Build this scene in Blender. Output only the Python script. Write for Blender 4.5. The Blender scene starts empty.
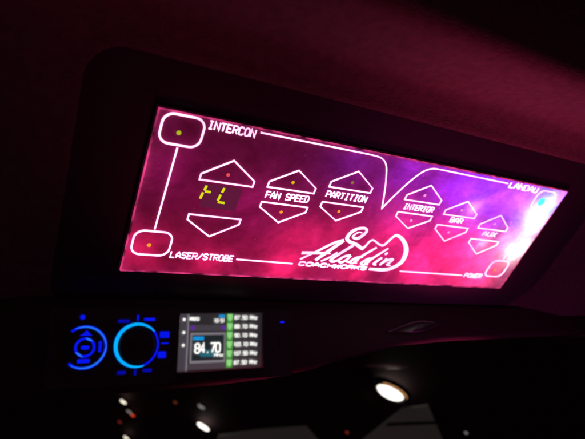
import bpy, bmesh, math, random
from mathutils import Vector, Matrix
random.seed(7)
R = math.radians
scene = bpy.context.scene
col = scene.collection
S = 0.0013                                   # metres per design millimetre (the lit panel is 390 mm wide)

# ------------------------------------------------------------------ frames
# measured pose of the panel plane relative to the lens (x right, y down, z forward)
cx = Vector((.87200, .09768, .47965)).normalized()
cy = Vector((-.34369, .81991, .45785)); cy = (cy - cx * cy.dot(cx)).normalized()
cn = cx.cross(cy)
ct = Vector((-.06009, -.05067, .22376)) * 1.3
ORG = Vector((0, 0, 1.30))
PX = Vector((1, 0, 0)); PY = Vector((0, .9063, -.4226)); PN = PX.cross(PY)   # panel right / down / into the console
def c2w(v):                                   # lens direction -> world direction
    return PX * v.dot(cx) + PY * v.dot(cy) + PN * v.dot(cn)
CAM = ORG - c2w(ct)
a45 = R(45)
RD = PY * math.cos(a45) - PN * math.sin(a45)  # radio face: down
RN = PX.cross(RD)
RORG = ORG + PY * .1155 * 1.3
def frame(org, x, d, n):                      # local x right, y up the face, z out of the face
    return Matrix(((x.x, -d.x, -n.x, org.x), (x.y, -d.y, -n.y, org.y), (x.z, -d.z, -n.z, org.z), (0, 0, 0, 1)))
PF = frame(ORG, PX, PY, PN)
RF = frame(RORG, PX, RD, RN)

# ------------------------------------------------------------------ camera
cd = bpy.data.cameras.new("camera"); cam = bpy.data.objects.new("camera", cd); col.objects.link(cam)
r_, u_, b_ = c2w(Vector((1, 0, 0))), c2w(Vector((0, -1, 0))), c2w(Vector((0, 0, -1)))
cam.matrix_world = Matrix(((r_.x, u_.x, b_.x, CAM.x), (r_.y, u_.y, b_.y, CAM.y), (r_.z, u_.z, b_.z, CAM.z), (0, 0, 0, 1)))
cd.sensor_width = 36; cd.lens = 499 / 585 * 36
cd.clip_start = .01; cd.clip_end = 60
cd.dof.use_dof = True; cd.dof.focus_distance = .36; cd.dof.aperture_fstop = 7.5
scene.camera = cam
def ray(px, py):                              # direction through a point of the 585 x 439 picture
    return c2w(Vector(((px - 292.5) / 499, (py - 219.5) / 499, 1)))

# ------------------------------------------------------------------ world, lamps, exposure
w = bpy.data.worlds.new("World"); scene.world = w; w.use_nodes = True
bg = w.node_tree.nodes["Background"]; bg.inputs[0].default_value = (.9, .25, .45, 1); bg.inputs[1].default_value = .02
vs = scene.view_settings; vs.view_transform = 'Standard'; vs.look = 'None'; vs.exposure = 0; vs.gamma = 1

def pf(u, v, w_=0): return PF @ Vector((u * S, -v * S, w_ * S))
def rf(u, v, w_=0): return RF @ Vector((u * S, -v * S, w_ * S))
def lamp(name, kind, loc, color, power, radius=.01, target=None, **kw):
    l = bpy.data.lights.new(name, kind); l.color = color; l.energy = power
    if kind == 'AREA': l.shape = 'DISK'; l.size = radius
    else: l.shadow_soft_size = radius
    for k, x in kw.items(): setattr(l, k, x)
    o = bpy.data.objects.new(name, l); col.objects.link(o); o.location = loc
    if target is not None: o.rotation_euler = (target - loc).to_track_quat('-Z', 'Y').to_euler()
    return o
# unseen spots added to redden the roof lining, from below the frame
lamp("lining_glow_fill", 'SPOT', pf(290, 240, 95), (1, .06, .22), 5.4, .03, pf(225, -66, 18), spot_size=R(56), spot_blend=1)
lamp("lining_glow_fill", 'SPOT', pf(120, 250, 110), (1, .05, .18), 1.3, .03, pf(60, -75, 18), spot_size=R(60), spot_blend=1)
lamp("violet_fill", 'SPOT', pf(420, 180, 260), (1, .05, .62), .6, .04, pf(290, 90, 0), spot_size=R(75), spot_blend=1)  # added spot that tints the console's lower right
lamp("lens_side_fill", 'SPOT', pf(-40, -60, 620), (1, .22, .32), .2, .08, pf(150, 60, 0), spot_size=R(80), spot_blend=1)  # added dim fill from the lens side, no lamp stands there

# ------------------------------------------------------------------ materials
def mat(name, base=(.02, .02, .02), rough=.5, spec=.5, bump=0, scale=200, vary=0, emit=None, es=1, metal=0, coat=0):
    m = bpy.data.materials.new(name); m.use_nodes = True; nt = m.node_tree; p = nt.nodes["Principled BSDF"]
    p.inputs['Base Color'].default_value = (*base, 1); p.inputs['Roughness'].default_value = rough
    p.inputs['Specular IOR Level'].default_value = spec; p.inputs['Metallic'].default_value = metal
    p.inputs['Coat Weight'].default_value = coat
    if bump or vary:
        tc = nt.nodes.new('ShaderNodeTexCoord')
        n = nt.nodes.new('ShaderNodeTexNoise'); n.inputs['Scale'].default_value = scale; n.inputs['Detail'].default_value = 6
        nt.links.new(tc.outputs['Object'], n.inputs['Vector'])
        if bump:
            b = nt.nodes.new('ShaderNodeBump'); b.inputs['Strength'].default_value = bump; b.inputs['Distance'].default_value = .001
            nt.links.new(n.outputs['Fac'], b.inputs['Height']); nt.links.new(b.outputs['Normal'], p.inputs['Normal'])
        if vary:
            n2 = nt.nodes.new('ShaderNodeTexNoise'); n2.inputs['Scale'].default_value = scale * .3; n2.inputs['Detail'].default_value = 8
            nt.links.new(tc.outputs['Object'], n2.inputs['Vector'])
            r = nt.nodes.new('ShaderNodeValToRGB'); e = r.color_ramp.elements
            e[0].position = .3; e[1].position = .7
            e[0].color = (*[c * (1 - vary) for c in base], 1); e[1].color = (*[min(1, c * (1 + vary)) for c in base], 1)
            nt.links.new(n2.outputs['Fac'], r.inputs['Fac']); nt.links.new(r.outputs['Color'], p.inputs['Base Color'])
    if emit:
        p.inputs['Emission Color'].default_value = (*emit, 1); p.inputs['Emission Strength'].default_value = es
    return m
def glow(name, c, s):
    return mat(name, base=(.02, .02, .02), rough=.4, emit=c, es=s)

def plate_material():
    m = bpy.data.materials.new("etched_acrylic"); m.use_nodes = True; nt = m.node_tree; N = nt.nodes; L = nt.links
    N.remove(N["Principled BSDF"]); out = N["Material Output"]
    tc = N.new('ShaderNodeTexCoord')
    def noise(scale, detail, lo, hi, a, b, dist=0, stretch=None):
        n = N.new('ShaderNodeTexNoise'); n.inputs['Scale'].default_value = scale; n.inputs['Detail'].default_value = detail
        n.inputs['Distortion'].default_value = dist; n.inputs['Roughness'].default_value = .62
        if stretch:
            mp = N.new('ShaderNodeMapping'); mp.inputs['Scale'].default_value = stretch; mp.inputs['Rotation'].default_value = (0, 0, R(35))
            L.new(tc.outputs['Object'], mp.inputs['Vector']); L.new(mp.outputs['Vector'], n.inputs['Vector'])
        else: L.new(tc.outputs['Object'], n.inputs['Vector'])
        mr = N.new('ShaderNodeMapRange'); mr.inputs['From Min'].default_value = lo; mr.inputs['From Max'].default_value = hi
        mr.inputs['To Min'].default_value = a; mr.inputs['To Max'].default_value = b
        L.new(n.outputs['Fac'], mr.inputs['Value']); return mr.outputs['Result']
    def mul(a, b, op='MULTIPLY'):
        x = N.new('ShaderNodeMath'); x.operation = op
        L.new(a, x.inputs[0])
        if isinstance(b, (int, float)): x.inputs[1].default_value = b
        else: L.new(b, x.inputs[1])
        return x.outputs[0]
    smoke = noise(22, 6, .34, .66, .42, 1.05, .7)            # cloudy wipe marks and dust haze in the acrylic
    fine = noise(160, 6, .3, .7, .74, 1.1)
    scr = noise(38, 3, .35, .62, .93, 1.04, 0, (1, 9, 1))
    f = mul(mul(smoke, fine), scr)
    vo = N.new('ShaderNodeTexVoronoi'); vo.inputs['Scale'].default_value = 230; L.new(tc.outputs['Object'], vo.inputs['Vector'])
    sp = N.new('ShaderNodeMapRange'); sp.inputs['From Min'].default_value = .02; sp.inputs['From Max'].default_value = .13
    sp.inputs['To Min'].default_value = 2.2; sp.inputs['To Max'].default_value = 0; L.new(vo.outputs['Distance'], sp.inputs['Value'])
    rs = N.new('ShaderNodeSeparateColor'); L.new(vo.outputs['Color'], rs.inputs[0])
    gt = mul(rs.outputs[0], .88, 'GREATER_THAN')
    f = mul(f, mul(sp.outputs['Result'], gt), 'ADD')
    cc = N.new('ShaderNodeCombineColor'); [L.new(f, cc.inputs[i]) for i in range(3)]
    tr = N.new('ShaderNodeBsdfTranslucent'); L.new(cc.outputs[0], tr.inputs['Color'])
    df = N.new('ShaderNodeBsdfDiffuse'); df.inputs['Color'].default_value = (.8, .12, .32, 1)
    mx = N.new('ShaderNodeMixShader'); mx.inputs[0].default_value = .30; L.new(tr.outputs[0], mx.inputs[1]); L.new(df.outputs[0], mx.inputs[2])
    gl = N.new('ShaderNodeBsdfGlossy'); gl.inputs['Roughness'].default_value = .12
    fr = N.new('ShaderNodeFresnel'); fr.inputs['IOR'].default_value = 1.3
    m2 = N.new('ShaderNodeMixShader'); L.new(fr.outputs[0], m2.inputs[0]); L.new(mx.outputs[0], m2.inputs[1]); L.new(gl.outputs[0], m2.inputs[2])
    L.new(m2.outputs[0], out.inputs['Surface'])
    return m

M = dict(
    plate=plate_material(),
    line=glow("engraved_line_light", (1, .52, .86), 1.5),
    edge=glow("acrylic_edge_light", (1, .06, .28), .5),
    yellow=glow("yellow_green_led", (.78, .80, .0), .95),
    green=glow("green_led", (.45, .50, .01), .9),
    olive=glow("olive_led", (.35, .20, .03), .8), gold=glow("gold_led", (.8, .5, .0), .9),
    amber=glow("amber_led", (1, .36, .02), 1.0),
    red=glow("red_led", (1, .10, .10), .8),
    pink=glow("pink_led", (1, .35, .75), 1.0),
    cyan_led=glow("cyan_led", (.05, .75, 1), 2.0),
    dark=mat("black_satin_plastic", (.026, .016, .030), .45, .3, bump=.15, scale=900),
    housing=mat("lamp_box_paint", (.06, .05, .06), .7),
    fabric=mat("plush_roof_lining", (.115, .085, .085), .95, .1, bump=.5, scale=620, vary=.16),
    fascia=mat("dark_fascia_plastic", (.036, .023, .027), .6, .12, bump=.12, scale=700),
    gloss=mat("gloss_black", (.030, .028, .034), .32, .4, bump=.05, scale=900),
    blue=glow("blue_backlight", (.0, .008, 1), .85),
    bluedim=glow("blue_backlight_dim", (.0, .004, .6), .6),
    cyan=glow("cyan_backlight", (.0, .40, 1), 1.15), azure=glow("azure_backlight", (.015, .16, 1), 1.0),
    sgrey=glow("screen_grey", (.058, .050, .064), 1), sdark=glow("screen_dark", (.022, .020, .022), 1),
    sblack=glow("screen_black", (.006, .014, .018), 1), slight=glow("screen_frame_grey", (.24, .22, .25), 1),
    swhite=glow("screen_white", (1, 1, .96), 1.35), sgreen=glow("screen_green", (.06, .36, .05), 1),
    spale=glow("screen_pale_green", (.36, .9, .28), .85), sblue=glow("screen_blue", (.0, .33, .8), .95), spurple=glow("screen_purple", (.16, .015, .5), .9),
    steal=glow("screen_teal", (.01, .13, .18), 1),
    lens=glow("lamp_lens", (1, .96, .84), 2.2), lens2=glow("lamp_lens_dim", (1, .9, .72), 1.5),
    redlens=glow("red_lamp_lens", (1, .07, .02), .8), reddim=glow("red_lamp_dim", (.7, .06, .03), .3), browndim=glow("amber_lamp_dim", (.5, .10, .03), .25), greydim=glow("white_lamp_dim", (.5, .5, .46), .35),
    chrome=mat("brass_ring", (.75, .5, .3), .3, metal=1),
    trim=mat("glint_strip_metal", (.5, .48, .46), .35, metal=1),  # for the strip that stands in for a glint
    far=mat("dark_rear_trim", (.03, .014, .018), .8, .2, bump=.2, scale=60),
    blind=mat("lit_blind", (.3, .3, .28), .8, emit=(.0075, .0078, .0068), es=1, vary=.15, scale=12),
)

# ------------------------------------------------------------------ mesh helpers
def link(name, bm, m, parent=None, smooth=False, mw=None):
    me = bpy.data.meshes.new(name); bm.normal_update(); bm.to_mesh(me); bm.free(); me.materials.append(m)
    if smooth:
        for p in me.polygons: p.use_smooth = True
    o = bpy.data.objects.new(name, me); col.objects.link(o)
    if parent: o.parent = parent
    if mw is not None: o.matrix_world = mw
    return o
def thing(name, label, cat, F, u0, v0, group=None):
    o = bpy.data.objects.new(name, None); col.objects.link(o); o.empty_display_size = .02
    o.matrix_world = F @ Matrix.Translation((u0 * S, -v0 * S, 0)); o['label'] = label; o['category'] = cat
    if group: o['group'] = group
    return o
def tag(o, label, cat, group=None):
    o['label'] = label; o['category'] = cat
    if group: o['group'] = group
class Pen:                                    # draws in face millimetres (u right, v down, w out), relative to an origin
    def __init__(s, u0=0, v0=0): s.u0, s.v0, s.bm, s.k = u0, v0, bmesh.new(), 0
    def P(s, u, v, w_): return s.bm.verts.new(((u - s.u0) * S, -(v - s.v0) * S, w_ * S))
    def prism(s, pts, w0, w1, inset=0):
        n = len(pts)
        lo = [s.P(u, v, w0) for u, v in pts]
        cu = sum(p[0] for p in pts) / n; cv = sum(p[1] for p in pts) / n
        if inset:
            rr = max(math.hypot(u - cu, v - cv) for u, v in pts); k = 1 - inset / rr
            mid = [s.P(u, v, w1 - inset) for u, v in pts]
            hi = [s.P(cu + (u - cu) * k, cv + (v - cv) * k, w1) for u, v in pts]
            rings = [lo, mid, hi]
        else: rings = [lo, [s.P(u, v, w1) for u, v in pts]]
        for a, b in zip(rings, rings[1:]):
            for i in range(n): s.bm.faces.new((a[i], a[(i + 1) % n], b[(i + 1) % n], b[i]))
        s.bm.faces.new(rings[-1]); s.bm.faces.new(lo[::-1])
        return s
    def box(s, u0, v0, u1, v1, w0, w1, r=0, inset=0):
        return s.prism(rrect(u0, v0, u1, v1, r), w0, w1, inset)
    def disc(s, u, v, r, w0, w1, n=28, inset=0, ry=None):
        ry = ry or r
        return s.prism([(u + r * math.cos(2 * math.pi * i / n), v + ry * math.sin(2 * math.pi * i / n)) for i in range(n)], w0, w1, inset)
    def ribbon(s, pts, wd, w0=.05, w1=.6, closed=False):
        s.k += 1; w1 = w1 + .013 * (s.k % 9)
        if not isinstance(wd, (list, tuple)): wd = [wd] * len(pts)
        n = len(pts); L, Rr = [], []
        for i, (u, v) in enumerate(pts):
            a = pts[i - 1] if (i > 0 or closed) else pts[i]
            b = pts[(i + 1) % n] if (i < n - 1 or closed) else pts[i]
            d1 = Vector((u - a[0], v - a[1])); d2 = Vector((b[0] - u, b[1] - v))
            if d1.length < 1e-6: d1 = d2
            if d2.length < 1e-6: d2 = d1
            d1.normalize(); d2.normalize(); t = d1 + d2
            t = t.normalized() if t.length > 1e-3 else d1
            nn = Vector((-t.y, t.x)); c = max(.45, nn.dot(Vector((-d1.y, d1.x)))); h = wd[i] / 2 / c
            L.append((u + nn.x * h, v + nn.y * h)); Rr.append((u - nn.x * h, v - nn.y * h))
        lt = [s.P(*p, w1) for p in L]; rt = [s.P(*p, w1) for p in Rr]; lb = [s.P(*p, w0) for p in L]; rb = [s.P(*p, w0) for p in Rr]
        for i in range(n if closed else n - 1):
            j = (i + 1) % n
            s.bm.faces.new((lt[i], lt[j], rt[j], rt[i])); s.bm.faces.new((lb[i], lb[j], lt[j], lt[i])); s.bm.faces.new((rt[i], rt[j], rb[j], rb[i]))
        if not closed:
            s.bm.faces.new((lt[0], rt[0], rb[0], lb[0])); s.bm.faces.new((lt[-1], lb[-1], rb[-1], rt[-1]))
        return s
    def done(s, name, m, parent, smooth=False):
        bmesh.ops.recalc_face_normals(s.bm, faces=s.bm.faces)
        return link(name, s.bm, m, parent, smooth)
def rrect(u0, v0, u1, v1, r, n=6):
    if r <= 0: return [(u0, v0), (u1, v0), (u1, v1), (u0, v1)]
    o = []
    for cu, cv, a0 in ((u1 - r, v0 + r, -90), (u1 - r, v1 - r, 0), (u0 + r, v1 - r, 90), (u0 + r, v0 + r, 180)):
        for i in range(n + 1):
            a = R(a0 + 90 * i / n); o.append((cu + r * math.cos(a), cv + r * math.sin(a)))
    return o
def spline(pts, k=8, closed=False):           # Catmull-Rom through points of any dimension
    o = []; n = len(pts)
    for i in range(n - 1):
        p0, p1, p2, p3 = pts[max(0, i - 1)], pts[i], pts[i + 1], pts[min(n - 1, i + 2)]
        for j in range(k):
            t = j / k
            o.append(tuple(.5 * (2 * b + (c - a) * t + (2 * a - 5 * b + 4 * c - d) * t * t + (3 * b - a - 3 * c + d) * t ** 3) for a, b, c, d in zip(p0, p1, p2, p3)))
    o.append(tuple(pts[-1])); return o

# stroke lettering on a 4 x 6 grid, v down, squared engraver's capitals
O_ = [(1, 0), (3, 0), (4, 1), (4, 5), (3, 6), (1, 6), (0, 5), (0, 1), (1, 0)]
GL = {'I': [[(.6, 0), (3.4, 0)], [(2, 0), (2, 6)], [(.6, 6), (3.4, 6)]], 'N': [[(0, 6), (0, 0), (4, 6), (4, 0)]], 'T': [[(0, 0), (4, 0)], [(2, 0), (2, 6)]],
      'E': [[(4, 0), (0, 0), (0, 6), (4, 6)], [(0, 3), (3.2, 3)]], 'R': [[(0, 6), (0, 0), (3, 0), (4, 1), (4, 2.2), (3, 3.1), (0, 3.1)], [(1.8, 3.1), (4, 6)]],
      'C': [[(4, 1), (3, 0), (1, 0), (0, 1), (0, 5), (1, 6), (3, 6), (4, 5)]], 'O': [O_], 'F': [[(4, 0), (0, 0), (0, 6)], [(0, 3), (3.2, 3)]],
      'A': [[(0, 6), (.1, 2.6), (2, 0), (3.9, 2.6), (4, 6)], [(0, 3.9), (4, 3.9)]], 'S': [[(4, 1), (3, 0), (1, 0), (0, 1), (0, 2.2), (1, 3), (3, 3), (4, 3.9), (4, 5), (3, 6), (1, 6), (0, 5)]],
      'P': [[(0, 6), (0, 0), (3, 0), (4, 1), (4, 2.3), (3, 3.3), (0, 3.3)]], 'D': [[(0, 0), (2.8, 0), (4, 1.2), (4, 4.8), (2.8, 6), (0, 6), (0, 0)]],
      'L': [[(0, 0), (0, 6), (4, 6)]], '/': [[(0, 6), (4, 0)]], 'B': [[(0, 0), (3, 0), (4, .9), (4, 2.1), (3, 3), (0, 3)], [(3, 3), (4, 3.9), (4, 5.1), (3, 6), (0, 6), (0, 0)]],
      'H': [[(0, 0), (0, 6)], [(4, 0), (4, 6)], [(0, 3), (4, 3)]], 'W': [[(0, 0), (.7, 6), (2, 2), (3.3, 6), (4, 0)]], 'K': [[(0, 0), (0, 6)], [(4, 0), (0, 3.3)], [(1.2, 2.6), (4, 6)]],
      'U': [[(0, 0), (0, 5), (1, 6), (3, 6), (4, 5), (4, 0)]], 'X': [[(0, 0), (4, 6)], [(4, 0), (0, 6)]], 'M': [[(0, 6), (0, 0), (2, 3), (4, 0), (4, 6)]], 'G': [[(4, 1), (3, 0), (1, 0), (0, 1), (0, 5), (1, 6), (3, 6), (4, 5), (4, 3), (2.2, 3)]],
      'z': [[(0, 2.4), (4, 2.4), (0, 6), (4, 6)]], '.': [[(1.6, 5.9), (2.4, 5.9)]], ':': [[(1.6, 2), (2.4, 2)], [(1.6, 4.6), (2.4, 4.6)]], ' ': [],
      '0': [O_], '1': [[(.8, 1), (2, 0), (2, 6)]], '2': [[(0, 1), (1, 0), (3, 0), (4, 1), (4, 2.3), (0, 6), (4, 6)]], '3': [[(0, 0), (4, 0), (2, 2.6), (3.2, 2.8), (4, 3.8), (4, 5), (3, 6), (0, 6)]],
      '4': [[(3, 6), (3, 0), (0, 4.2), (4, 4.2)]], '5': [[(4, 0), (0, 0), (0, 2.6), (3, 2.6), (4, 3.5), (4, 5), (3, 6), (0, 6)]], '6': [[(3.6, 0), (1, 0), (0, 1), (0, 5), (1, 6), (3, 6), (4, 5), (4, 3.7), (3, 2.8), (0, 2.8)]],
      '7': [[(0, 0), (4, 0), (1.4, 6)]], '8': [[(1, 0), (3, 0), (4, 1), (4, 2), (3, 2.9), (1, 2.9), (0, 2), (0, 1), (1, 0)], [(1, 2.9), (0, 3.8), (0, 5), (1, 6), (3, 6), (4, 5), (4, 3.8), (3, 2.9)]],
      '9': [[(.4, 6), (3, 6), (4, 5), (4, 1), (3, 0), (1, 0), (0, 1), (0, 2.3), (1, 3.2), (4, 3.2)]]}
def write(pen, txt, u0, v0, u1, v1, h, th, gap=.36, w0=.05, w1=.5, shear=0):   # from (u0,v0) top left to (u1,v1) top right
    n = len(txt); adv = (u1 - u0) / (n - gap / (1 + gap)); cw = adv / (1 + gap)
    for i, ch in enumerate(txt):
        for st in GL[ch]:   # squared strokes
            pts = [(u0 + i * adv + x / 4 * cw + shear * (6 - y), v0 + (v1 - v0) * i / n + y / 6 * h) for x, y in st]
            pen.ribbon(pts, th, w0, w1)
    return pen

# ------------------------------------------------------------------ roof lining (large structure)
def sm(x): x = max(0, min(1, x)); return x * x * (3 - 2 * x)
def opening(u, v):                            # signed distance to the console's rounded opening
    rad = 44 if (u > 200 and v > 45) else 14
    c0, c1, h0, h1 = 156.5, 49.5, 186.5, 69.5
    qx, qy = abs(u - c0) - h0 + rad, abs(v - c1) - h1 + rad
    return math.hypot(max(qx, 0), max(qy, 0)) + min(max(qx, qy), 0) - rad
def lining_w(u, v):
    d = opening(u, v)
    w_ = -1.2 + 1.6 * sm((d + 3) / 8) + 11 * max(0, min(1, (d - 9) / 44)) ** 1.3
    t = -(v + 34)
    if t > 0:
        k = .45 + .55 * sm((u + 60) / 260)
        w_ += k * (27 * sm((t - 6) / 36) - 74 * sm((t - 34) / 120))
    return w_
bm = bmesh.new(); us = [-420 + 6 * i for i in range(62)]; us += [-48 + 2.5 * i for i in range(164)]; us += [362 + 6 * i for i in range(70)]; vsl = [-420 + 5 * j for j in range(75)] + [-45 + 2.5 * j for j in range(64)]; vsl = [v for v in vsl if v < 113] + [114]
grid = {}
for i, u in enumerate(us):
    for j, v in enumerate(vsl): grid[i, j] = bm.verts.new((u * S, -v * S, lining_w(u, v) * S))
for i in range(len(us) - 1):
    for j in range(len(vsl) - 1):
        if opening((us[i] + us[i + 1]) / 2, (vsl[j] + vsl[j + 1]) / 2) > -11: bm.faces.new((grid[i, j], grid[i, j + 1], grid[i + 1, j + 1], grid[i + 1, j]))
for v in [v for v in bm.verts if not v.link_faces]: bm.verts.remove(v)
o = link('roof_lining', bm, M['fabric'], None, True, PF); o['kind'] = 'structure'

# dark sloping trim further forward, under the console
LAMPD = 1.25
lp = CAM + ray(390, 393) * LAMPD
nl = (ray(390, 393).normalized() * -.56 + c2w(Vector((-.37, .93, 0)).normalized()) * .83).normalized()   # lamp glass faces this way
nc = (c2w(Vector((.1, .35, 1)).normalized()) * -.75 + c2w(Vector((-.1, .99, 0)).normalized()) * .66).normalized()
tx = PX - nc * PX.dot(nc); tx.normalize(); ty = nc.cross(tx)
def rear(px, py, off=0):                      # point of the rear trim seen through the picture point
    r = ray(px, py); return CAM + r * ((lp + nc * off - CAM).dot(nc) / r.dot(nc))
def rframe(px, py, off=0):
    p = rear(px, py, off); return Matrix(((tx.x, ty.x, nc.x, p.x), (tx.y, ty.y, nc.y, p.y), (tx.z, ty.z, nc.z, p.z), (0, 0, 0, 1)))
bm = bmesh.new(); FB = rframe(390, 393, -.012).inverted(); q = [bm.verts.new(FB @ rear(*v, -.012)) for v in ((-420, 335), (-420, 640), (1100, 640), (1100, 335))]
bm.faces.new(q); o = link('rear_ceiling', bm, M['far'], None, False, rframe(390, 393, -.012)); o['kind'] = 'structure'

# ------------------------------------------------------------------ overhead console
con = thing('overhead_console', 'long dark plastic overhead console holding the lit touch panel above the radio', 'console', PF, 155, 116)
p = Pen(155, 116)
def ringfaces(pen, outer, inner, w_):
    a = [pen.P(*q, w_) for q in outer]; b = [pen.P(*q, w_) for q in inner]; c = [pen.P(*q, w_ - 6) for q in inner]; n = len(a)
    for i in range(n):
        j = (i + 1) % n; pen.bm.faces.new((a[i], a[j], b[j], b[i])); pen.bm.faces.new((b[i], b[j], c[j], c[i]))
ringfaces(p, [(-52, -42), (365, -42), (365, 114.8), (-52, 114.8)], [(-.4, -.4), (300.4, -.4), (300.4, 93.4), (-.4, 93.4)], 0)
p.done('bezel', M['dark'], con)
def low(a):
    T = [(-420, 54), (-200, 52), (12, 50.5), (60, 49.8), (95, 48), (120, 45), (160, 37.5), (205, 30), (260, 27.5), (438, 25), (900, 23)]
    for (x0, y0), (x1, y1) in zip(T, T[1:]):
        if a <= x1: return y0 + (y1 - y0) * (.5 * (a - x0) / (x1 - x0) + .5 * sm((a - x0) / (x1 - x0)))
    return 23
bm = bmesh.new(); rows = []
for i in range(230):
    a = -420 + 5.2 * i; b = low(a); r = 5
    pr = [(-6, -14), (-1.2, -2), (-1.0, 1.0), (-.2, 2.2), (1.2, 2.6), (3, 2.2)] + [(3 + (b - r - 3) * k / 6, 2) for k in range(1, 7)]
    pr += [(b - r + r * math.sin(R(x)), 2 - r + r * math.cos(R(x))) for x in (15, 30, 45, 60, 75, 90)] + [(b, -18), (b - 1, -70)]
    rows.append([bm.verts.new((a * S, -q[0] * S, q[1] * S)) for q in pr])
for A, B in zip(rows, rows[1:]):
    for k in range(len(A) - 1): bm.faces.new((A[k], A[k + 1], B[k + 1], B[k]))
o = link('lower_fascia', bm, M['fascia'], None, True); o.parent = con; o.matrix_world = RF
# almond shaped raised moulding to the right of the radio
p = Pen(); prof = []
cu0, cv0 = 196, 16.5
def almond(k, n=40):
    out = []
    for i in range(n):
        t = 2 * math.pi * i / n; x = math.cos(t); y = math.sin(t) * (1 - abs(x) ** 1.6) ** .9
        out.append((cu0 + 26 + 34 * k * x, cv0 - 3.2 * x + (5.4 if y < 0 else 4.2) * k * y))
    return out
rg = [[p.P(u, v, 2 + h) for u, v in almond(k)] for k, h in ((1, -.6), (.97, .4), (.86, 1.1), (.6, 1.6), (.25, 1.8))]
for A, B in zip(rg, rg[1:]):
    for i in range(40): p.bm.faces.new((A[i], A[(i + 1) % 40], B[(i + 1) % 40], B[i]))
p.bm.faces.new(rg[-1])
o = p.done('moulding', mat("polished_moulding", (.03, .022, .03), .25, .4), None, True); o.parent = con; o.matrix_world = RF

# ------------------------------------------------------------------ lit control panel
pan = thing('control_panel', 'glowing pink and violet edge lit touch panel with white engraved controls', 'control panel', PF, 150, 93.26)
U0, V0, W0 = 150, 93.26, 2.0                  # plate face stands 2 mm proud of the bezel
H = 93.26
def pen(): return Pen(U0, V0)
p = pen(); a = [p.P(*q, W0) for q in ((0, 0), (300, 0), (300, H), (0, H))]
p.bm.faces.new(a[::-1])                      # faces outwards
plate = link('acrylic_plate', p.bm, M['plate'], pan)
p = pen(); p.prism(rrect(-.2, -.2, 300.2, H + .2, 0), -24, -22)    # floor of the unseen box added to stop the light leaking
for q in ((-1.2, -1.2, -.2, H + 1.2), (300.2, -1.2, 301.2, H + 1.2), (-.2, -1.2, 300.2, -.2), (-.2, H + .2, 300.2, H + 1.2)): p.box(*q, -22, W0 - 1.0)
p.done('light_box', M['housing'], pan)
p = pen()
for pts, wd in (([(0.1, 0), (0.1, H)], .7), ([(0, H - .1), (300, H - .1)], 1.0), ([(299.9, 0), (299.9, H)], .7), ([(0, .1), (300, .1)], .3)): p.ribbon(pts, wd, -.3, W0 + .1)
E = p.done('plate_edge', M['edge'], pan)
nt = M['edge'].node_tree; pb = nt.nodes["Principled BSDF"]; tc = nt.nodes.new('ShaderNodeTexCoord'); nz = nt.nodes.new('ShaderNodeTexNoise'); nz.inputs['Scale'].default_value = 90; nz.inputs['Detail'].default_value = 5
mr = nt.nodes.new('ShaderNodeMapRange'); mr.inputs['From Min'].default_value = .35; mr.inputs['From Max'].default_value = .7; mr.inputs['To Min'].default_value = .05; mr.inputs['To Max'].default_value = 1.0
nt.links.new(tc.outputs['Object'], nz.inputs['Vector']); nt.links.new(nz.outputs['Fac'], mr.inputs['Value']); nt.links.new(mr.outputs['Result'], pb.inputs['Emission Strength'])

LW = .74; WA, WB = W0 + .1, W0 + .65
def tri(apex, y_base, up):
    u, v = apex
    s = 1 if up else -1
    return [(u, v), (u + 14.6, y_base - 3.4 * s), (u + 14.6, y_base), (u - 14.6, y_base), (u - 14.6, y_base - 3.4 * s)] if 1 else 0
TR = [  # apex, base, up, lamp offset, led
    ((41.9, 19.2), 32.5, 1, 'red', 'upward triangle button above the yellow digits'), ((41.9, 66.4), 53.5, 0, None, 'downward triangle button below the yellow digits'),
    ((79.4, 18.6), 31.2, 1, 'gold', 'upward triangle button above FAN SPEED'), ((79.4, 52.8), 40.7, 0, 'amber', 'downward triangle button below FAN SPEED'),
    ((116.4, 13.0), 25.5, 1, 'olive', 'upward triangle button above PARTITION'), ((116.4, 47.2), 35.6, 0, 'amber', 'downward triangle button below PARTITION'),
    ((172.8, 13.8), 26.2, 1, 'pink', 'upward triangle button above INTERIOR'), ((172.8, 46.6), 35.4, 0, 'pink', 'downward triangle button below INTERIOR'),
    ((210.2, 20.6), 32.6, 1, 'pink', 'upward triangle button beside the blown out highlight'), ((210.2, 53.4), 41.0, 0, 'pink', 'downward triangle button third from the right edge'),
    ((248.2, 27.2), 39.6, 1, 'pink', 'rightmost upward triangle button'), ((248.2, 61.6), 49.0, 0, 'pink', 'rightmost downward triangle button washed out by white light')]
for ap, yb, up, led, lab in TR:
    o = pen().ribbon(tri(ap, yb, up), LW, WA, WB, True).done('triangle_button', M['line'], pan); o['label'] = lab
    o['group'] = 'triangle touch buttons'
    if led:
        v = yb - 4.8 if up else yb + 5.2
        pen().disc(ap[0] - .6, v, .95, W0 + .05, W0 + .5, 14, .2).done('indicator_light', M[led], o)
for (u0, v0, u1, v1), led, lab in (((2.6, .9, 22.4, 16.0), 'green', 'rounded corner button beside INTERCON'), ((2.6, 66.2, 22.4, 81.6), 'amber', 'rounded corner button beside LASER/STROBE'),
                                   ((270.6, 66.0, 290.4, 81.4), 'amber', 'rounded corner button beside POWER'), ((270.6, 2.6, 290.4, 17.8), 'cyan_led', 'rounded corner button glowing cyan at the bright end')):
    o = pen().ribbon(rrect(u0, v0, u1, v1, 5), LW + .2, WA, WB, True).done('corner_button', M['line'], pan); o['label'] = lab
    d = pen().disc((u0 + u1) / 2 - 1.2, (v0 + v1) / 2 + 1.4, 1.15 if led != 'cyan_led' else 3.2, W0 + .05, W0 + .5, 14, .2).done('indicator_light', M[led], o)
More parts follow.
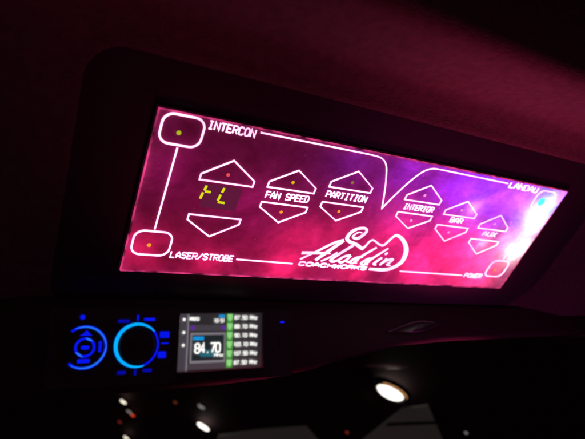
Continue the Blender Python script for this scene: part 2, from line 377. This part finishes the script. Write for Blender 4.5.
lines = [([(12.4, 17.4), (12.0, 64.8)], 'border_line'), ([(280.4, 19.5), (280.4, 64.6)], 'border_line'), ([(62.5, 80.8), (100.2, 81.4)], 'border_line'), ([(186.5, 82.0), (248, 82.2)], 'border_line')]
for pts, nm in lines: pen().ribbon(pts, LW, WA, WB).done(nm, M['line'], pan)
curve = [(50.6, 1.7), (118, 1.7)] + spline([(121, 1.8), (127.5, 2.6), (132.5, 6.2), (136.8, 14), (141, 24), (144.8, 34.6)], 6)
curve2 = spline([(144.8, 34.6), (149, 25), (154.5, 14.5), (160.5, 6.2), (166.5, 2.8), (174, 2.3)], 6) + [(235.4, 2.6)]
pen().ribbon(curve + curve2[1:], LW, WA, WB).done('border_line', M['line'], pan)
for txt, u0, v0, u1, v1, h, th in (('INTERCON', 24.0, .95, 48.0, .95, 3.9, .62), ('LASER/STROBE', 24.0, 78.4, 60.4, 78.6, 3.9, .62), ('FAN SPEED', 65.8, 33.9, 92.4, 33.5, 3.9, .62),
                              ('PARTITION', 102.4, 28.2, 130.6, 28.2, 3.9, .62), ('INTERIOR', 160.6, 29.0, 185.2, 28.8, 3.7, .64), ('BAR', 204.6, 34.2, 215.8, 34.2, 3.5, .66),
                              ('AUX', 242.0, 41.6, 255.4, 41.8, 3.5, .66), ('LANDAU', 238.2, 1.2, 267.4, 1.6, 3.9, .8), ('POWER', 250.6, 80.0, 268.8, 80.0, 3.7, .68)):
    write(pen(), txt, u0, v0, u1, v1, h, th, w0=WA, w1=WB).done('lettering', M['line'], pan)
def uneven(m, scale, lo, hi, a, b):
    nt = m.node_tree; pb = nt.nodes["Principled BSDF"]; tc = nt.nodes.new('ShaderNodeTexCoord'); nz = nt.nodes.new('ShaderNodeTexNoise'); nz.inputs['Scale'].default_value = scale; nz.inputs['Detail'].default_value = 5
    mr = nt.nodes.new('ShaderNodeMapRange'); mr.inputs['From Min'].default_value = lo; mr.inputs['From Max'].default_value = hi; mr.inputs['To Min'].default_value = a; mr.inputs['To Max'].default_value = b
    nt.links.new(tc.outputs['Object'], nz.inputs['Vector']); nt.links.new(nz.outputs['Fac'], mr.inputs['Value']); nt.links.new(mr.outputs['Result'], pb.inputs['Emission Strength'])
uneven(M['line'], 45, .3, .7, 1.3, 2.7)
# two digit display, its window given a dim glow like the plate's
dw = pen().box(31.4, 34.6, 51.6, 48.6, W0 + .02, W0 + .12, .4).done('display_window', mat("lit_display_window", (.02, .006, .01), .5, .1, emit=(.105, .009, .042), es=1), pan)
for du, segs in ((0, 'feg'), (9.6, 'fed')):
    q = pen(); u = 31.0 + du; sh = .38
    SG = {'f': [(u + .9, 35.5), (u + .5, 38.3)], 'e': [(u + .1, 39.7), (u - .4, 43.4)], 'g': [(u + 1.0, 38.9), (u + 4.0, 38.9)], 'd': [(u - .1, 44.3), (u + 3.6, 44.3)]}
    for s_ in segs: q.ribbon(SG[s_], 1.15, W0 + .14, W0 + .6)
    q.done('digit', M['yellow'], dw)
# logo
LG = bpy.data.objects.new('logo', None); col.objects.link(LG); LG.parent = pan
def stroke(pts, wd, nm=None, q=None):
    pts3 = [(u, v, w_) for (u, v), w_ in zip(pts, wd)]; sp = spline(pts3, 7)
    (q or pen()).ribbon([(x[0], x[1]) for x in sp], [max(.25, x[2]) for x in sp], WA, WB)
q = pen()
stroke([(139.4, 53.8), (136.6, 53.7), (134.2, 56.1), (134.4, 57.9), (138.1, 58.2), (140.9, 55.4), (142.1, 52.1), (139.8, 50.2), (134.6, 51.2), (131.2, 54.3), (130.2, 58.7), (133.2, 61.2), (139.8, 63.1), (145.4, 65.9)],
       [.6, .6, .9, 1.3, 2.0, 2.0, 1.7, 1.5, 1.7, 2.1, 2.3, 2.1, 2.2, 2.0], q=q)
stroke([(145.1, 66.4), (147.1, 63.2), (148.3, 59.9), (150.7, 58.4), (156.7, 61.1), (160.6, 61.7), (162.6, 58.8), (164.4, 55.2), (167.0, 52.9), (173.2, 55.4), (179.4, 60.7), (182.7, 66.4), (183.4, 73.7), (178.8, 79.2), (172.0, 81.6), (159.4, 81.7)],
       [2.2, 1.2, 1.1, 1.1, 1.2, 1.3, 1.3, 1.4, 1.7, 2.4, 3.0, 3.4, 3.2, 2.6, 2.3, 1.7], q=q)
q.done('smoke_swirl', M['line'], LG)
q = pen()
for pts, wd in (([(103.9, 77.6), (113.2, 70.6), (121.8, 63.8), (128.5, 60.6)], [1.0, 1.1, 1.5, 1.7]), ([(128.9, 60.9), (123.5, 67.2), (115.0, 77.5)], [1.6, 2.2, 1.9]), ([(103.2, 72.7), (113.3, 71.9), (123.3, 71.4)], [1.9, 1.7, .9]),
                ([(119.3, 77.9), (123.7, 75.0), (128.4, 70.2)], [.8, .9, .9]), ([(137.6, 63.7), (131.9, 69.5), (126.8, 75.2), (126.2, 77.2), (129.4, 77.4), (133.5, 74.6)], [1.6, 1.7, 1.6, 1.5, 1.3, .8]),
                ([(139.2, 71.7), (135.0, 72.9), (132.0, 76.4), (135.0, 77.8), (138.3, 74.7), (139.4, 72.1)], [1.2, 1.3, 1.4, 1.3, 1.1, 1.1]), ([(139.6, 72), (137.9, 76.3), (141.1, 77.3)], [1.2, 1.2, .8]),
                ([(156.2, 63.8), (148.1, 71.8), (144.6, 76.5), (146.9, 77.6)], [1.0, 1.4, 1.4, .8]), ([(149.3, 72.3), (144.8, 73.1), (141.4, 76.7), (143.8, 77.9), (147.0, 74.8)], [1.2, 1.3, 1.4, 1.3, 1.0]),
                ([(166.0, 63.7), (157.6, 72.7), (153.9, 77.1), (156.3, 78.2)], [1.0, 1.4, 1.4, .8]), ([(157.8, 72.9), (154.1, 73.6), (150.5, 77.3), (153.1, 78.5), (156.5, 75.1)], [1.2, 1.3, 1.4, 1.3, 1.0]),
                ([(165.8, 68.7), (167.6, 67.4)], [1.3, 1.3]), ([(165.0, 71.6), (162.2, 74.9), (160.8, 77.4), (163.3, 77.9)], [1.3, 1.5, 1.3, .7]), ([(169.5, 72.0), (167.7, 75.2), (166.3, 77.9)], [1.3, 1.4, 1.2]),
                ([(167.0, 76.7), (170.8, 73.2), (174.6, 72.2), (173.8, 74.4), (172.3, 77.2), (175.4, 77.6)], [.9, 1.2, 1.4, 1.4, 1.2, .7])): stroke(pts, wd, q=q)
q.done('script_lettering', M['line'], LG)
write(pen(), 'COACHWORKS', 104.6, 79.5, 156.4, 80.0, 2.7, .82, gap=.34, w0=WA, w1=WB, shear=.06).done('lettering', M['line'], LG)

# light emitting diodes inside the light box (real lamps behind the translucent plate)
RED, MAG, VIO, BLU, ICE, WRM = (1, .014, .13), (1, .015, .36), (.36, .02, 1), (.12, .012, 1), (.40, .80, 1), (1, .45, .60)
HOT = {(289, 13), (285, 26), (277, 20), (290, 34), (292, 50), (289, 57), (279, 54)}
for u, v, d, c, pw, rd in (
        (8, 80, 13, RED, .0045, 6), (14, 30, 17, MAG, .0022, 6), (45, 84, 12, RED, .0036, 6), (60, 45, 18, MAG, .0030, 6), (95, 86, 12, RED, .006, 6), (150, 84, 12, RED, .009, 6), (95, 62, 15, RED, .003, 6),
        (120, 58, 17, RED, .005, 6), (165, 52, 16, RED, .014, 6), (200, 76, 14, RED, .024, 6), (205, 52, 16, RED, .018, 6), (240, 66, 15, RED, .038, 6), (270, 84, 12, RED, .016, 5), (262, 68, 12, RED, .016, 5),
        (110, 10, 15, VIO, .0034, 6), (150, 8, 14, VIO, .010, 6), (182, 12, 15, VIO, .013, 6), (205, 12, 14, BLU, .030, 6), (235, 10, 14, BLU, .052, 6), (260, 12, 12, BLU, .060, 6), (222, 24, 9, WRM, .0016, 4), (250, 32, 12, VIO, .008, 5),
        (289, 13, 5, ICE, .016, 3), (286, 25, 5, (.6, .8, 1), .018, 3), (277, 20, 6, (.3, .4, 1), .005, 3), (290, 34, 5, (.8, .75, 1), .010, 3), (292, 50, 5, (1, .7, .75), .009, 3), (289, 57, 5, (1, .75, .65), .012, 3), (279, 54, 5, WRM, .005, 3), (249, 52, 4.5, WRM, .0042, 3), (218, 25, 4, WRM, .0018, 2), (268, 46, 7, (1, .3, .6), .006, 3), (297, 5, 6, BLU, .05, 3)):
    pw *= 1.6 if (u, v) in HOT else (3.0 if u < 130 else 2.0) if c == RED else 1.9 if c == MAG else 1.4 if c == BLU else 1.15
    o = lamp('panel_led', 'POINT', Vector((0, 0, 0)), c, pw, rd * .35 * S)
    o.parent = pan; o.location = ((u - U0) * S, -(v - V0) * S, (W0 - d) * S)

# ------------------------------------------------------------------ car radio
rad = thing('car_radio', 'black car radio with blue ringed dials and a small colour screen', 'radio', RF, 41, 46)
def rp(): return Pen(41, 46)
rp().box(-31, 4.6, 113, 46.2, 1, 3.0, 3, .5).done('faceplate', M['gloss'], rad)
FW = 3.02
def arc(cu, cv, r, a0, a1, wf, m, nm, par, w1=.4, n=60):
    pts, wd = [], []
    for i in range(n + 1):
        a = R(a0 + (a1 - a0) * i / n); x = wf(i / n)
        pts.append((cu + (r - x / 2) * math.cos(a), cv - (r - x / 2) * math.sin(a))); wd.append(x)
    q = rp(); q.ribbon(pts, wd, FW, FW + w1); return q.done(nm, m, par)
# volume knob
KU, KV = 13.9, 25.0
kn = rp().disc(KU, KV, 9.4, FW, FW + 3.2, 48, .8).done('volume_knob', M['gloss'], rad)
arc(KU, KV, 12.2, 0, 360, lambda t: 1.0, M['blue'], 'light_ring', kn, .3, 90)
arc(KU, KV, 12.1, 38, 292, lambda t: .25 + 1.65 * math.sin(math.pi * min(1, max(0, t))) ** .55, M['cyan'], 'light_ring', kn, .55, 90)
# control pad
PU, PV = -12.9, 25.6
pd = rp().disc(PU, PV, 9.6, FW, FW + 1.2, 48, .5).done('control_pad', M['gloss'], rad)
arc(PU, PV, 11.3, 130, -132, lambda t: 1.3, M['blue'], 'light_ring', pd, .2)
arc(PU, PV, 11.0, 118, -125, lambda t: .25 + .75 * abs(math.sin(2 * math.pi * t * 1.0 + .2)) ** .5 * (1 if t > .04 else .5), M['azure'], 'light_ring', pd, .45)
FW = 4.25
arc(PU, PV, 5.2, 0, 360, lambda t: 1.35, M['blue'], 'light_ring', pd, .2)
arc(PU, PV, 5.0, 92, 40, lambda t: 1.1 * math.sin(math.pi * t) + .1, M['azure'], 'light_ring', pd, .4, 20)
arc(PU, PV, 5.0, 205, 262, lambda t: 1.1 * math.sin(math.pi * t) + .1, M['azure'], 'light_ring', pd, .4, 20)
for q in ([(-12.6, 16.6), (-14.1, 18.4), (-16, 19.6), (-9.6, 19.6), (-11.1, 18.4)],): rp().prism(q, FW, FW + .3).done('backlit_mark', M['blue'], pd)
for q, r in (((-6.2, 22.4, -4.6, 28.2), .6), ((-16.3, 31.4, -9.9, 33.5), .8), ((-14.9, 24.6, -10.7, 26.7), .9)): rp().box(*q, FW, FW + .3, r).done('backlit_mark', M['blue'], pd)
FW = 3.02
rp().disc(-15, 10.0, 1.3, FW, FW + .3, 20).done('backlit_mark', M['blue'], rad)
for q in ((3.1, 11.2, 9.4, 12.9), (13.3, 8.6, 14.2, 11.8), (17.2, 10.2, 23.3, 11.9), (4.4, 38.4, 8.9, 40.2), (13.3, 38.0, 14.5, 41.0), (18.0, 37.8, 22.8, 39.6), (26.4, 17.8, 31.8, 21.4), (27.4, 23.9, 31.6, 24.7), (25.9, 28.8, 30.4, 32.4)):
    rp().box(*q, FW, FW + .3, min(.5, (q[2] - q[0]) / 3, (q[3] - q[1]) / 3)).done('backlit_mark', M['blue' if q[0] > 24 or q[3] < 12 else 'bluedim'], rad)
o = rp().box(103.4, 11.9, 106.4, 13.3, FW, FW + .5, .5, .2).done('status_light', M['blue'], rad)
rp().box(103.0, 20, 104.2, 28, FW, FW + .5, .4, .2).done('release_button', M['fascia'], rad)
# screen
sc = rp().prism([(37.6, 7.9), (90.3, 7.0), (90.3, 39.4), (37.0, 40.3)], FW, FW + .3).done('screen', M['sdark'], rad)
def z(k): return FW + .3 + .06 * k
def sb(m, nm, *q, k=1, r=0, par=None): return rp().box(*q, z(k) - .05, z(k) + .02, r).done(nm, M[m], par or sc)
rp().prism([(37.7, 8.1), (42.2, 8.0), (42.0, 40.0), (37.2, 40.1)], z(1) - .04, z(1)).done('side_bar', M['sgrey'], sc)
rp().prism([(42.2, 8.0), (43.0, 8.0), (42.8, 40.0), (42.0, 40.0)], z(2) - .04, z(2)).done('side_bar', M['slight'], sc)
sb('sgrey', 'header_bar', 43.1, 14.2, 66.2, 17.8, k=1); sb('sgrey', 'footer_bar', 43.0, 36.2, 66.2, 39.5, k=1)
for v in (11.1, 18.5, 25.7): rp().disc(40.1, v, .85, z(2), z(3), 14).done('menu_icon', M['swhite'], sc)
q = rp(); write(q, 'RADIO', 43.6, 9.9, 49.0, 9.9, 1.7, .42, w0=z(1), w1=z(3)); q.done('screen_text', M['swhite'], sc)
q = rp(); write(q, '10:51', 58.6, 10.8, 65.2, 10.8, 1.9, .45, w0=z(1), w1=z(3)); q.done('screen_text', M['swhite'], sc)
sb('sblue', 'screen_badge', 61.6, 8.2, 65.4, 10.0, k=2)
for u in (45.3, 64.6): rp().disc(u, 15.9, 1.2, z(3), z(4), 16).done('menu_icon', M['spurple'], sc)
sb('slight', 'frequency_frame', 44.2, 18.8, 66.0, 36.0, k=2); sb('sblack', 'frequency_box', 45.2, 20.0, 65.1, 34.6, k=3)
sb('steal', 'frequency_box', 50, 28.6, 61, 32.6, k=4, r=1.9)
sb('sblue', 'screen_badge', 45.8, 20.9, 52.4, 23.0, k=4)
q = rp(); write(q, '84.70', 47.2, 25.0, 62.6, 24.7, 5.2, .95, gap=.2, w0=z(4), w1=z(6)); q.done('frequency_digits', M['swhite'], sc)
q = rp(); write(q, 'MHz', 59.2, 30.9, 64.6, 30.8, 1.7, .45, w0=z(4), w1=z(6)); q.done('screen_text', M['swhite'], sc)
for i, t in enumerate(('87.50 MHz', '88.10 MHz', '90.10 MHz', '103.10 MHz', '107.90 MHz', '87.50 MHz')):
    v = 7.6 + i * 5.33
    st = sb('sgrey', 'station_row', 71.0, v + 5.0, 90.0, v + 5.22, k=1)
    g = sb('sgreen', 'station_button', 66.7, v + .1, 70.7, v + 5.0, k=3)
    rp().prism([(67.0, v + .3), (70.4, v + .3), (70.1, v + 3.1), (68.7, v + 4.6), (67.3, v + 3.1)], z(4) - .03, z(4)).done('button_shield', M['spale'], sc)
    q = rp(); write(q, t, 71.9 - (.4 if len(t) > 9 else 0), v + 1.25, 86.9, v + 1.2, 2.1, .50, gap=.3, w0=z(1), w1=z(3)); q.done('station_text', M['swhite'], sc)

cm = bpy.data.materials.new("screen_blur"); cm.use_nodes = True; nt = cm.node_tree; nt.nodes.remove(nt.nodes["Principled BSDF"])
rb = nt.nodes.new('ShaderNodeBsdfRefraction'); rb.inputs['Roughness'].default_value = .62; rb.inputs['IOR'].default_value = 1.45
gb = nt.nodes.new('ShaderNodeBsdfGlossy'); gb.inputs['Roughness'].default_value = .3; ms = nt.nodes.new('ShaderNodeMixShader'); ms.inputs[0].default_value = .04
nt.links.new(rb.outputs[0], ms.inputs[1]); nt.links.new(gb.outputs[0], ms.inputs[2]); nt.links.new(ms.outputs[0], nt.nodes["Material Output"].inputs['Surface'])
rp().prism([(37.0, 7.2), (90.9, 6.2), (90.9, 40.2), (36.4, 41.1)], FW + 2.3, FW + 2.6).done('screen_blur_sheet', cm, rad)  # sheet added in front of the screen to blur its light

cm2 = cm.copy(); cm2.name = "dial_blur"
for nd in cm2.node_tree.nodes:
    if nd.type == 'BSDF_REFRACTION': nd.inputs['Roughness'].default_value = .34
    if nd.type == 'MIX_SHADER': nd.inputs[0].default_value = .006
rp().box(-30, 5.4, 36.0, 45.4, FW + 4.6, FW + 4.9, 3).done('dial_blur_sheet', cm2, rad)  # sheet added over the dials to soften their glow

# ------------------------------------------------------------------ lamps on the dark trim beyond
def round_lamp(nm, label, px, py, r, lens, cat='lamp', group=None, ring=True, sx=1.0, power=0):
    p_ = rear(px, py, .006); lx = (PX - nl * PX.dot(nl)).normalized(); ly = nl.cross(lx)
    F = Matrix(((lx.x, ly.x, nl.x, p_.x), (lx.y, ly.y, nl.y, p_.y), (lx.z, ly.z, nl.z, p_.z), (0, 0, 0, 1)))
    o = bpy.data.objects.new(nm, None); col.objects.link(o); o.matrix_world = F; o.empty_display_size = .02
    o['label'] = label; o['category'] = cat
    if group: o['group'] = group
    def disc(r0, z0, z1, m, name, inset):
        b = bmesh.new(); n = 40; A = [b.verts.new((r0 * sx * math.cos(6.28318 * i / n), r0 * math.sin(6.28318 * i / n), z0)) for i in range(n)]
        B = [b.verts.new((v.co.x * inset, v.co.y * inset, z1)) for v in A]
        for i in range(n): b.faces.new((A[i], A[(i + 1) % n], B[(i + 1) % n], B[i]))
        b.faces.new(B); return link(name, b, m, o, False)
    disc(r, -.002, .001, M[lens], 'lens', .92)
    if ring:
        b = bmesh.new(); n = 48; rr = [(r * 1.04, -.004), (r * 1.08, .002), (r * 1.18, .003), (r * 1.50, .000), (r * 1.54, -.010)]
        RG = [[b.verts.new((q0 * sx * math.cos(6.28318 * i / n), q0 * math.sin(6.28318 * i / n), q1)) for i in range(n)] for q0, q1 in rr]
        for A, B in zip(RG, RG[1:]):
            for i in range(n): b.faces.new((A[i], A[(i + 1) % n], B[(i + 1) % n], B[i]))
        link('ring', b, M['dark'] if not power else M['gloss'], o, True)
    return o
dl = round_lamp('ceiling_lamp', 'large bright oval ceiling lamp with a brassy highlight on its upper rim', 390, 393, .034, 'lens', power=1, group='lamps glowing beyond the console')
# bow on the lamp's upper rim, its highlight put in as glow
b = bmesh.new(); n = 26; RG = []
for k, (q0, q1, f) in enumerate(((1.22, .003, 1), (1.44, .006, 1), (1.48, .001, 1))):
    row = []
    for i in range(n + 1):
        t = R(58 + 95 * (i / n)); wd = max(0, math.sin(math.pi * i / n)) ** .6
        rr = .034 * (1.36 + (q0 - 1.36) * wd)
        row.append(b.verts.new((rr * math.cos(t), rr * math.sin(t), q1)))
    RG.append(row)
for A, B in zip(RG, RG[1:]):
    for i in range(n): b.faces.new((A[i], A[i + 1], B[i + 1], B[i]))
bmesh.ops.remove_doubles(b, verts=b.verts, dist=1e-5)
link('rim_highlight', b, mat("bow_highlight", (.8, .5, .28), .35, emit=(.55, .26, .10), es=.8), dl, True)
round_lamp('ceiling_lamp', 'smaller bright oval ceiling lamp left of the large one', 203, 427, .020, 'lens', ring=False, group='lamps glowing beyond the console')
round_lamp('ceiling_lamp', 'tiny pale oval lamp under the blue volume ring', 123, 402, .010, 'lens2', ring=False, group='lamps glowing beyond the console')
round_lamp('ceiling_lamp', 'tiny lamp cut by the bottom edge of the picture', 126, 438, .009, 'lens2', ring=False, group='lamps glowing beyond the console')
round_lamp('ceiling_lamp', 'dim grey lamp smear between the white and the red small lamps', 129, 412, .009, 'greydim', ring=False, group='lamps glowing beyond the console')
round_lamp('ceiling_lamp', 'dim grey lamp smear above the smaller bright oval lamp', 201, 407, .011, 'greydim', ring=False, group='lamps glowing beyond the console')
round_lamp('ceiling_lamp', 'tiny white point lamp far right of the large oval lamp', 466, 433, .0042, 'greydim', ring=False, group='lamps glowing beyond the console')
round_lamp('indicator_lamp', 'brightest small red lamp beside the pale oval lamp', 132.5, 415.5, .0065, 'redlens', ring=False, group='small coloured lamps beyond the console')
round_lamp('indicator_lamp', 'dimmer small red lamp at the lower left of the cluster', 119.5, 422, .0055, 'reddim', ring=False, group='small coloured lamps beyond the console')
round_lamp('indicator_lamp', 'faint amber lamp alone below the radio screen', 175, 402.5, .0055, 'browndim', ring=False, group='small coloured lamps beyond the console')
round_lamp('indicator_lamp', 'tiny faint red lamp left of the large oval lamp', 347, 432.5, .0042, 'reddim', ring=False, group='small coloured lamps beyond the console')
def wedge(nm, label, cat, pts, m, off, th, group=None, bars=()):
    c = rear(sum(p[0] for p in pts) / len(pts), sum(p[1] for p in pts) / len(pts), off)
    F = Matrix(((tx.x, ty.x, nc.x, c.x), (tx.y, ty.y, nc.y, c.y), (tx.z, ty.z, nc.z, c.z), (0, 0, 0, 1))); Fi = F.inverted()
    def mesh(P_, name, mm, par, o_, t_):
        b = bmesh.new(); A = [Fi @ rear(*q, o_) for q in P_]; A = [b.verts.new(q) for q in A]; B = [b.verts.new(q.co - Vector((0, 0, t_))) for q in A]; k = len(A)
        b.faces.new(A); b.faces.new(B[::-1])
        for i in range(k): b.faces.new((A[i], B[i], B[(i + 1) % k], A[(i + 1) % k]))
        bmesh.ops.recalc_face_normals(b, faces=b.faces); return link(name, b, mm, par)
    e = bpy.data.objects.new(nm, None); col.objects.link(e); e.matrix_world = F; e['label'] = label; e['category'] = cat
    if group: e['group'] = group
    mesh(pts, 'pane', m, e, off, th)
    for bb in bars: mesh(bb, 'crossbar', M['far'], e, off + .003, .004)
    return e
wedge('window', 'dim grey tapering window below the large oval lamp', 'window', [(402, 409), (428, 405.5), (445, 446), (356, 446)], M['blind'], -.006, .005, group='dim windows beyond the console', bars=([(388, 423.5), (436, 422), (437, 424), (386, 426)],))
wedge('window', 'dim grey window sliver along the bottom edge right of the small oval lamp', 'window', [(218, 436), (262, 430), (306, 427), (322, 446), (214, 446)], M['blind'], -.006, .005, group='dim windows beyond the console')
# satin strip added in place of a glint above the large lamp
F = rframe(387, 365, .004)
b = bmesh.new(); RG = []
for k, (yy, zz) in enumerate(((-1, 0), (-.6, .5), (0, .8), (.6, .5), (1, 0))):
    RG.append([b.verts.new(((i / 20 - .5) * .11, yy * .0085 * max(0, math.sin(math.pi * i / 20)) ** .8, .004 + zz * .006 * math.sin(math.pi * i / 20))) for i in range(21)])
for A, B in zip(RG, RG[1:]):
    for i in range(20): b.faces.new((A[i], A[i + 1], B[i + 1], B[i]))
bmesh.ops.remove_doubles(b, verts=b.verts, dist=1e-6); bmesh.ops.recalc_face_normals(b, faces=b.faces)
o = link('glint_strip', b, M['trim'], None, True, F @ Matrix.Rotation(R(30), 4, 'Z')); tag(o, 'pale glint just above the large oval lamp, shaped as a thin metal strip', 'glint')
lamp('strip_glint_spot', 'SPOT', lp + nc * .25 + c2w(Vector((0, -.1, 0))), (1, .95, .85), .015, .02, rear(387, 365), spot_size=R(26), spot_blend=1)  # added spot that brightens the glint strip
gp = rf(192, 17, 4); dv = (gp - CAM).normalized(); gn = -RN; rv = dv - gn * 2 * dv.dot(gn)
lamp('console_glint_light', 'SPOT', gp + rv * .5, (1, .9, .85), .2, .03, gp, spot_size=R(14), spot_blend=1)  # unseen spot added to raise a glint on the moulding
